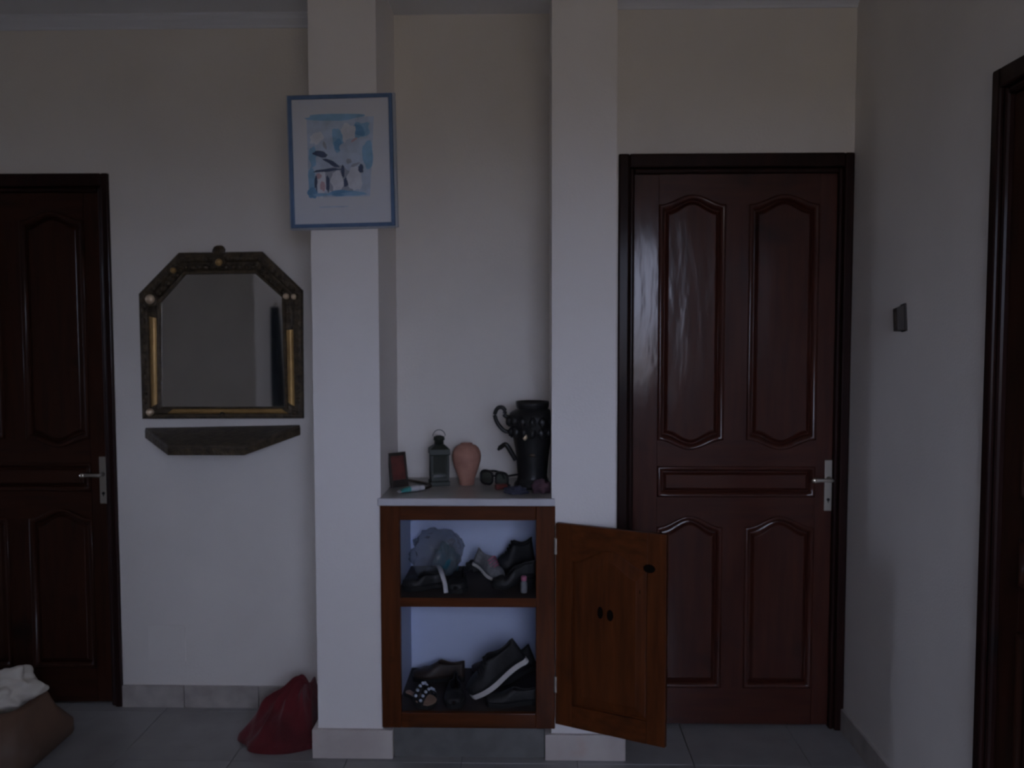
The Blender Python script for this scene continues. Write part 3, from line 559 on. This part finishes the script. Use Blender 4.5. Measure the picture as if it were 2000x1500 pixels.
for k in range(7):
    a = -PI/2 + (k-3)*0.42
    for zz, rr in ((0.245, 0.087), (0.205, 0.078)): rl.blob((UX+rr*math.cos(a), UY+rr*math.sin(a), TZ+zz), (0.013, 0.010, 0.018), k, 0.4, 2, 12, 8)
obj('relief', rl, 'black', u, smooth=True)
hl = obj('modelled_highlight', MB().blob((UX-0.026, UY-0.0725, TZ+0.192), (0.0080, 0.007, 0.0120), 1, 0.1), 'boss', u, smooth=True); hl['label'] = 'pale oval modelling a highlight on the front'  # pale solid oval stands in for a highlight on the glaze
obj('modelled_highlight', MB().blob((UX+0.000, UY-0.061, TZ+0.125), (0.012, 0.006, 0.006), 2, 0.1), 'brass_dark', u, smooth=True)  # dimmer oval below, a second highlight built as a solid

g = thing('eyeglasses', 'black framed eyeglasses standing folded beside the pink vase', 'glasses', (-0.140, 3.262, TZ), (0, 0, math.radians(-38)))
def rim_(cx): return [(cx+0.029*math.copysign(abs(math.cos(a))**0.7, math.cos(a)), 0.0, 0.0285+0.0245*math.copysign(abs(math.sin(a))**0.7, math.sin(a))) for a in [2*PI*k/24 for k in range(24)]]
obj('front', MB().tube(rim_(-0.036), 0.0048, 8, closed=True).tube(rim_(0.036), 0.0048, 8, closed=True).tube(cr([(-0.009, 0, 0.034), (0, -0.001, 0.038), (0.009, 0, 0.034)], 4), 0.004, 8), 'black', g, smooth=True, world=False)
for s in (-1, 1):
    obj('lens', MB().prism([(p[0]*0.98+s*0.0006, p[2]) for p in rim_(s*0.036)], -0.0008, 0.0008), 'lantern_glass', g, world=False)
    obj('temple', MB().tube(cr([(s*0.066, 0.002, 0.043), (s*0.068, 0.03, 0.043), (s*0.066, 0.075, 0.040), (s*0.054, 0.105, 0.028), (s*0.053, 0.120, 0.006)], 5), 0.0040, 8), 'black', g, smooth=True, world=False)
rc = thing('lighter', 'small dark red plastic case in front of the eyeglasses', 'case', (-0.112, 3.190, TZ), (0, 0, math.radians(20)))
obj('body', MB().box(-0.022, 0.022, -0.011, 0.011, 0.0005, 0.019), 'red_case', rc, bevel=0.004, world=False); obj('lid', MB().box(0.023, 0.033, -0.0105, 0.0105, 0.0015, 0.018), 'rubber', rc, bevel=0.003, world=False)

def crumple(name, label, cat, c, r, m, seed, floor, amp=0.45, freq=2.4, seg=30, ring=18, parent=None):
    o = obj(name, MB().blob(c, r, seed, amp, freq, seg, ring, floor=floor), m, parent, smooth=True, sub=1)
    if parent is None: tag(o, label, cat)
    return o
crumple('folded_cloth', 'crumpled navy cloth at the front edge of the marble, before the black urn', 'cloth', (-0.058, 3.105, TZ+0.010), (0.042, 0.026, 0.017), 'navy', 5, TZ+0.0005)
crumple('folded_cloth', 'crumpled plum red cloth in front of the urn foot near the pillar', 'cloth', (0.028, 3.125, TZ+0.016), (0.034, 0.030, 0.028), 'purple', 8, TZ+0.0005)

# ------------------------------------------------------------------ shoes and other things inside the cabinet
def wid(t): return 0.5*(0.62+0.38*math.cos(2*PI*(t-0.30)*0.95)) * min(1, (t/0.05)**0.5 if t < 0.05 else 1) * min(1, ((1-t)/0.06)**0.5 if t > 0.94 else 1) + 0.02*(1-t)
def outline(L, Wd, n=26, s=1.0):
    up = []; 
    for i in range(n+1):
        t = 0.003+0.994*(0.5-0.5*math.cos(PI*i/n)); up.append((t*L, wid(t)*Wd*s))
    return [(x, -y) for x, y in up]+[(x, y) for x, y in up[::-1][1:-1]]
def shoe(name, label, loc, rot, L=0.25, Wd=0.092, Ht=0.085, upper='black_leather', sole='rubber', sh=0.016, heel=0.0, lace=None, trim=None, group=None, low=False):
    r = thing(name, label, 'shoe', loc, rot, group)
    P = lambda n, mb, m, sm=False, bev=0.0, so=0.0: obj(n, mb, m, r, bevel=bev, smooth=sm, world=False, solid=so)
    ol = outline(L, Wd); so = MB()
    lift = lambda x: heel*max(0, min(1, (x/L-0.30)/0.45))**1.4
    ring0 = [(x, y, lift(x)) for x, y in ol]; ring1 = [(x, y*1.03, lift(x)+sh) for x, y in ol]
    P('sole', so.loft([ring0, ring1]), sole, False, 0.002)
    if heel: P('heel', MB().loft([[(0.80*L+0.024*math.cos(a), 0.024*math.sin(a), 0) for a in [2*PI*k/14 for k in range(14)]], [(0.82*L+0.030*math.cos(a), 0.030*math.sin(a), heel*0.98) for a in [2*PI*k/14 for k in range(14)]]]), sole)
    rows = []; n = 20; q = 14
    for i in range(n+1):
        t = 0.004+0.992*i/n; w = wid(t)*Wd*0.97; x = t*L
        if t < 0.30: h = Ht*0.52*(0.45+0.55*math.sin(PI/2*min(1, t/0.28)))
        elif t < 0.52: h = Ht*(0.52+0.44*(t-0.30)/0.22)
        else: h = Ht*(0.96-0.14*math.sin(PI*(t-0.52)/0.48)+0.06*(t-0.52))
        op = 0.0 if t < 0.46 else min(1.0, (t-0.46)/0.12)*(1.0 if t < 0.93 else max(0, (1-t)/0.07))
        if low and t > 0.30: op = min(1, (t-0.30)/0.2)*(1.0 if t < 0.93 else max(0, (1-t)/0.07)); h *= 0.8
        row = []
        for k in range(q+1):
            a = PI*k/q; amax = PI/2-(0.62 if not low else 0.75)*op
            a2 = a if a <= PI/2 else PI-a; a2 = a2/(PI/2)*amax; sg = 1 if k <= q/2 else -1
            if k == q//2 and op > 0: a2 = amax
            row.append((x, sg*w*math.cos(a2)**0.75, lift(x)+sh+h*math.sin(a2)**0.8/ (1 if op == 0 else max(0.55, math.sin(amax)**0.8))))
        rows.append(row)
    up = MB(); nr = len(rows); vs = [p for rw in rows for p in rw]; fs = []
    for i in range(nr-1):
        for k in range(q):
            t = (i+0.5)/n
            if k in (q//2-1, q//2) and t > (0.50 if not low else 0.36) and t < 0.95 and k == q//2: continue
            fs.append((i*(q+1)+k, i*(q+1)+k+1, (i+1)*(q+1)+k+1, (i+1)*(q+1)+k))
    up.add(vs, fs); P('upper', up, upper, True, 0.0, 0.004)
    P('insole', MB().slab([(x*0.96+0.02*L, y*0.86) for x, y in ol], 0, 0.001).xf(Matrix.Translation((0, 0, heel*0.6+sh+0.001))), 'brown_leather' if not trim else trim)
    if lace:
        for j in range(4):
            t = 0.30+0.06*j; zz = sh+Ht*(0.54+0.44*(t-0.30)/0.22)+0.003+lift(t*L)
            P('lace', MB().tube(cr([(t*L, -0.026, zz-0.014), (t*L, 0, zz+0.001), (t*L+0.004, 0.026, zz-0.014)], 4), 0.0028, 6), lace, True)
    return r
def sandal(name, label, loc, rot, L=0.22, Wd=0.085, sole='rubber', ins='tan', strap='black_leather', beads=None, group=None):
    r = thing(name, label, 'sandal', loc, rot, group)
    P = lambda n, mb, m, sm=False, bev=0.0: obj(n, mb, m, r, bevel=bev, smooth=sm, world=False)
    ol = outline(L, Wd)
    P('sole', MB().slab([(x, y) for x, y in ol[::1]], 0, 0.014), sole, False, 0.002); P('insole', MB().slab([(x*0.96+0.02*L, y*0.92) for x, y in ol], 0.0142, 0.017), ins)
    for t, h in ((0.26, 0.040), (0.48, 0.052)):
        w = wid(t)*Wd*0.98; band = []
        for x in (t*L-0.012, t*L+0.012): band.append([(x, w*math.cos(a), 0.012+h*math.sin(a)) for a in [PI*k/14 for k in range(15)]])
        s_ = P('strap', MB().loft(band, False, False, False), strap, True)
        if beads:
            for k in range(1, 8):
                a = PI*k/8; obj('bead', MB().blob((t*L, (w+0.004)*math.cos(a), 0.014+(h+0.003)*math.sin(a)), (0.0065, 0.0055, 0.0055), k, 0, 1, 10, 6), beads, s_, smooth=True, world=False)
    return r
R_ = math.radians
UZ, LZ = 0.573, 0.166
# upper shelf
pb_ = thing('plastic_bag', 'clear crumpled plastic bag on the upper cabinet shelf, left side', 'bag', (-0.345, 3.31, UZ))
obj('film', MB().blob((-0.358, 3.315, UZ+0.082), (0.098, 0.080, 0.092), 3, 0.28, 2.2, 36, 22, floor=UZ+0.001), 'plastic_film', pb_, smooth=True)
obj('knot', MB().lathe([(0.004, 0), (0.010, 0.012), (0.016, 0.022), (0.004, 0.03)], (-0.30, 3.27, UZ+0.118), 12), 'plastic_film', pb_, smooth=True)
crumple('teal_garment', 'dark teal cloth bundled inside the clear plastic bag', 'cloth', (-0.322, 3.300, UZ+0.060), (0.046, 0.042, 0.058), 'teal_cloth', 11, UZ+0.002)
shoe('flat_shoe', 'black low shoe lying in front of the plastic bag, toe at the left stile', (-0.462, 3.128, UZ), (0, 0, R_(8)), 0.150, 0.085, 0.055, low=True)
shoe('flat_shoe', 'black low shoe beside the white strap, toe towards the room', (-0.270, 3.068, UZ), (0, 0, R_(82)), 0.15, 0.072, 0.058, low=True)
crumple('black_sock', 'crumpled black sock lying between the plastic bag and the grey trainer', 'sock', (-0.222, 3.375, UZ+0.018), (0.032, 0.028, 0.024), 'black_leather', 4, UZ+0.001, 0.5)
ws = MB().tube(cr([(-0.352, 3.200, UZ+0.062), (-0.334, 3.150, UZ+0.074), (-0.318, 3.095, UZ+0.066), (-0.305, 3.070, UZ+0.036), (-0.300, 3.062, UZ+0.006)], 6), 0.009, 8, flat=0.4)
tag(obj('white_strap', ws, 'white_plastic', smooth=True), 'whitish strap curling over the black shoe on the upper shelf', 'strap')
shoe('trainer', 'grey trainer with a pink flash standing tilted in the middle of the upper shelf', (-0.112, 3.222, UZ), (0, R_(-22), R_(180-28)), 0.135, 0.070, 0.062, 'grey_fabric', 'white_rubber', 0.012, trim='pink_fabric', lace='pink_fabric')
shoe('laced_boot', 'black boot lying at the back right of the upper shelf, under the tallest dark shape', (-0.134, 3.330, UZ), (0, R_(-8), R_(4)), 0.150, 0.090, 0.105, 'black_leather', 'rubber', 0.018, lace='rubber')
shoe('heeled_shoe', 'black heeled shoe in front of the boot, its back raised against the right stile', (-0.146, 3.155, UZ), (0, 0, R_(3)), 0.160, 0.072, 0.070, 'black_leather', 'rubber', 0.008, heel=0.035, low=True)
bt_ = thing('cream_bottle', 'small grey bottle with a pink cap at the front right of the upper shelf', 'bottle', (-0.030, 3.092, UZ))
obj('body', MB().lathe([(0.010, 0), (0.0115, 0.002), (0.0115, 0.034), (0.008, 0.041), (0.006, 0.043)], (-0.030, 3.092, UZ), 16), 'grey_fabric', bt_, smooth=True)
cp = obj('cap', MB().lathe([(0.0085, 0.042), (0.0100, 0.044), (0.0100, 0.056), (0.0080, 0.059)], (-0.030, 3.092, UZ), 16), 'pink_fabric', bt_, smooth=True); cp['label'] = 'dusty pink cap'
# lower shelf
shoe('flat_shoe', 'dark brown shoe at the back left of the lower shelf', (-0.455, 3.330, LZ), (0, 0, R_(-4)), 0.20, 0.085, 0.062, 'brown_leather')
shoe('flat_shoe', 'dark brown low shoe lying flat at the back centre of the lower shelf', (-0.235, 3.388, LZ), (0, 0, R_(2)), 0.21, 0.08, 0.060, 'brown_leather', low=True)
sandal('beaded_sandal', 'sandal with pale beads and tan insole at the front left of the lower shelf', (-0.345, 3.062, LZ+0.004), (R_(0), R_(-10), R_(152)), 0.125, 0.085, beads='bead')
bs_ = shoe('flat_shoe', 'black shoe between the beaded sandal and the white-soled sneaker, toe towards the room', (-0.276, 3.060, LZ), (0, 0, R_(92)), 0.19, 0.074, 0.062, low=True)
shoe('sneaker', 'black sneaker with a curved white sole leaning up on other shoes at the lower right', (-0.218, 3.150, LZ+0.006), (R_(12), R_(-33), R_(2)), 0.245, 0.090, 0.092, 'black_leather', 'white_rubber', 0.021, lace='rubber')
shoe('flat_shoe', 'black shoe lying beneath the heel of the white-soled sneaker', (-0.165, 3.098, LZ), (0, 0, R_(2)), 0.185, 0.07, 0.050)
shoe('flat_shoe', 'black shoe upright at the back right of the lower shelf, behind the sneaker', (-0.130, 3.285, LZ), (0, R_(-22), R_(2)), 0.165, 0.085, 0.085)

# ------------------------------------------------------------------ red cloth on the floor
cx, cy = -0.826, 3.235
outl = cr([(-0.782, 3.10, 0), (-0.86, 3.058, 0), (-0.945, 3.052, 0), (-1.005, 3.072, 0), (-1.030, 3.115, 0), (-1.078, 3.165, 0), (-1.062, 3.225, 0), (-1.015, 3.26, 0), (-0.985, 3.33, 0), (-0.90, 3.40, 0), (-0.80, 3.40, 0), (-0.778, 3.32, 0), (-0.776, 3.22, 0), (-0.782, 3.10, 0)], 9)[:-1]
rows = []; N = len(outl)
for i in range(27):
    t = i/26; row = []
    for k, p in enumerate(outl):
        a = 2*PI*k/N; x = cx+(p.x-cx)*t; y = cy+(p.y-cy)*t
        d = Vector((p.x-cx, p.y-cy)).length
        base = 0.178*(1-t**1.25) + 0.040*math.sin(PI*t)*min(1.2, d/0.2)
        wv = noise.noise(Vector((x*6, y*6, 7.7))); fold = (0.020*(1-abs(math.sin(3.5*a+4.5*t+3*wv)))**1.5*2 - 0.016)*math.sin(PI*min(1, 0.12+t*0.95)) + 0.040*noise.noise(Vector((x*11, y*11, 2.2)))*math.sin(PI*min(1, t+0.10)) + 0.020*noise.noise(Vector((x*27, y*27, 5)))*(1-t*0.5)
        z = max(0.004, base+fold); 
        if i == 26: z = 0.001
        elif i == 25: z = max(z, 0.022); x = cx+(p.x-cx)*0.985; y = cy+(p.y-cy)*0.985
        row.append((min(x, -0.774), y, z))
    rows.append(row)
cl = MB().loft(rows, True, False)
tag(obj('red_cloth', cl, 'red_cloth', smooth=True, sub=1), 'crumpled crimson cloth heaped on the floor against the left pillar', 'cloth')

# ------------------------------------------------------------------ bag with white cloth, lower left
bg_ = thing('brown_bag', 'slumped brown bag stuffed with white cloth, standing on the floor before the left door', 'bag', (-1.95, 3.0, 0))
def rr(xa, xb, ya, yb, z, n=28, e=0.35, seed=0, amp=0.0):
    out = []
    for k in range(n):
        a = 2*PI*k/n; c, s = math.cos(a), math.sin(a); p = Vector(((xa+xb)/2+(xb-xa)/2*math.copysign(abs(c)**e, c), (ya+yb)/2+(yb-ya)/2*math.copysign(abs(s)**e, s), z))
        d = amp*noise.noise(Vector((p.x*7, p.y*7, z*9+seed))); p.x += d; p.y += d*0.6; out.append(p)
    return out
obj('body', MB().loft([rr(-2.25, -1.705, 2.80, 3.19, 0.001), rr(-2.27, -1.672, 2.79, 3.22, 0.035, seed=1, amp=0.012), rr(-2.26, -1.664, 2.79, 3.20, 0.075, seed=1, amp=0.02), rr(-2.24, -1.690, 2.82, 3.16, 0.140, seed=1, amp=0.025), rr(-2.22, -1.712, 2.86, 3.12, 0.205, seed=1, amp=0.02), rr(-2.21, -1.735, 2.87, 3.11, 0.218, seed=1, amp=0.015), rr(-2.20, -1.755, 2.88, 3.10, 0.200, seed=1, amp=0.01), rr(-2.18, -1.80, 2.90, 3.08, 0.14)]), 'bag_brown', bg_, smooth=True)
obj('lining', MB().loft([rr(-2.17, -1.81, 2.91, 3.07, 0.142), rr(-2.16, -1.82, 2.92, 3.06, 0.150)]), 'bag_dark', bg_)
hb = MB().tube(cr([(-2.05, 2.872, 0.20), (-2.04, 2.835, 0.17), (-1.98, 2.812, 0.10), (-1.90, 2.812, 0.10), (-1.84, 2.835, 0.17), (-1.83, 2.872, 0.20)], 6), 0.008, 8)
obj('handle', hb, 'brown_leather', bg_, smooth=True)
crumple('white_cloth', 'white cotton cloth spilling from the top of the brown bag', 'cloth', (-1.850, 3.00, 0.238), (0.120, 0.085, 0.074), 'white_cloth', 24, 0.152, 0.62, 2.2, 40, 24)

# ------------------------------------------------------------------ far side of the room, seen only in the mirror
dc = thing('hanging_coat', 'narrow dark blue hanging cloth reflected in the right side of the mirror', 'coat', (-2.24, REAR_Y, 0.82))
rows = []
for i in range(13):
    t = i/12; z = 0.82+0.88*t; w = 0.055-0.022*t**2; d = 0.032-0.012*t
    rows.append([(-2.24-0.02*t+w*math.cos(a)*(1+0.12*math.cos(5*a)), REAR_Y+0.045+d*math.sin(a)*(1+0.12*math.cos(5*a)), z) for a in [2*PI*k/24 for k in range(24)]])
obj('cloth', MB().loft(rows), 'dark_curtain', dc, smooth=True)
obj('hook', MB().tube(cr([(-2.26, REAR_Y+0.001, 1.73), (-2.26, REAR_Y+0.03, 1.725), (-2.26, REAR_Y+0.05, 1.71), (-2.26, REAR_Y+0.045, 1.69)], 5), 0.006, 8), 'metal', dc, smooth=True)
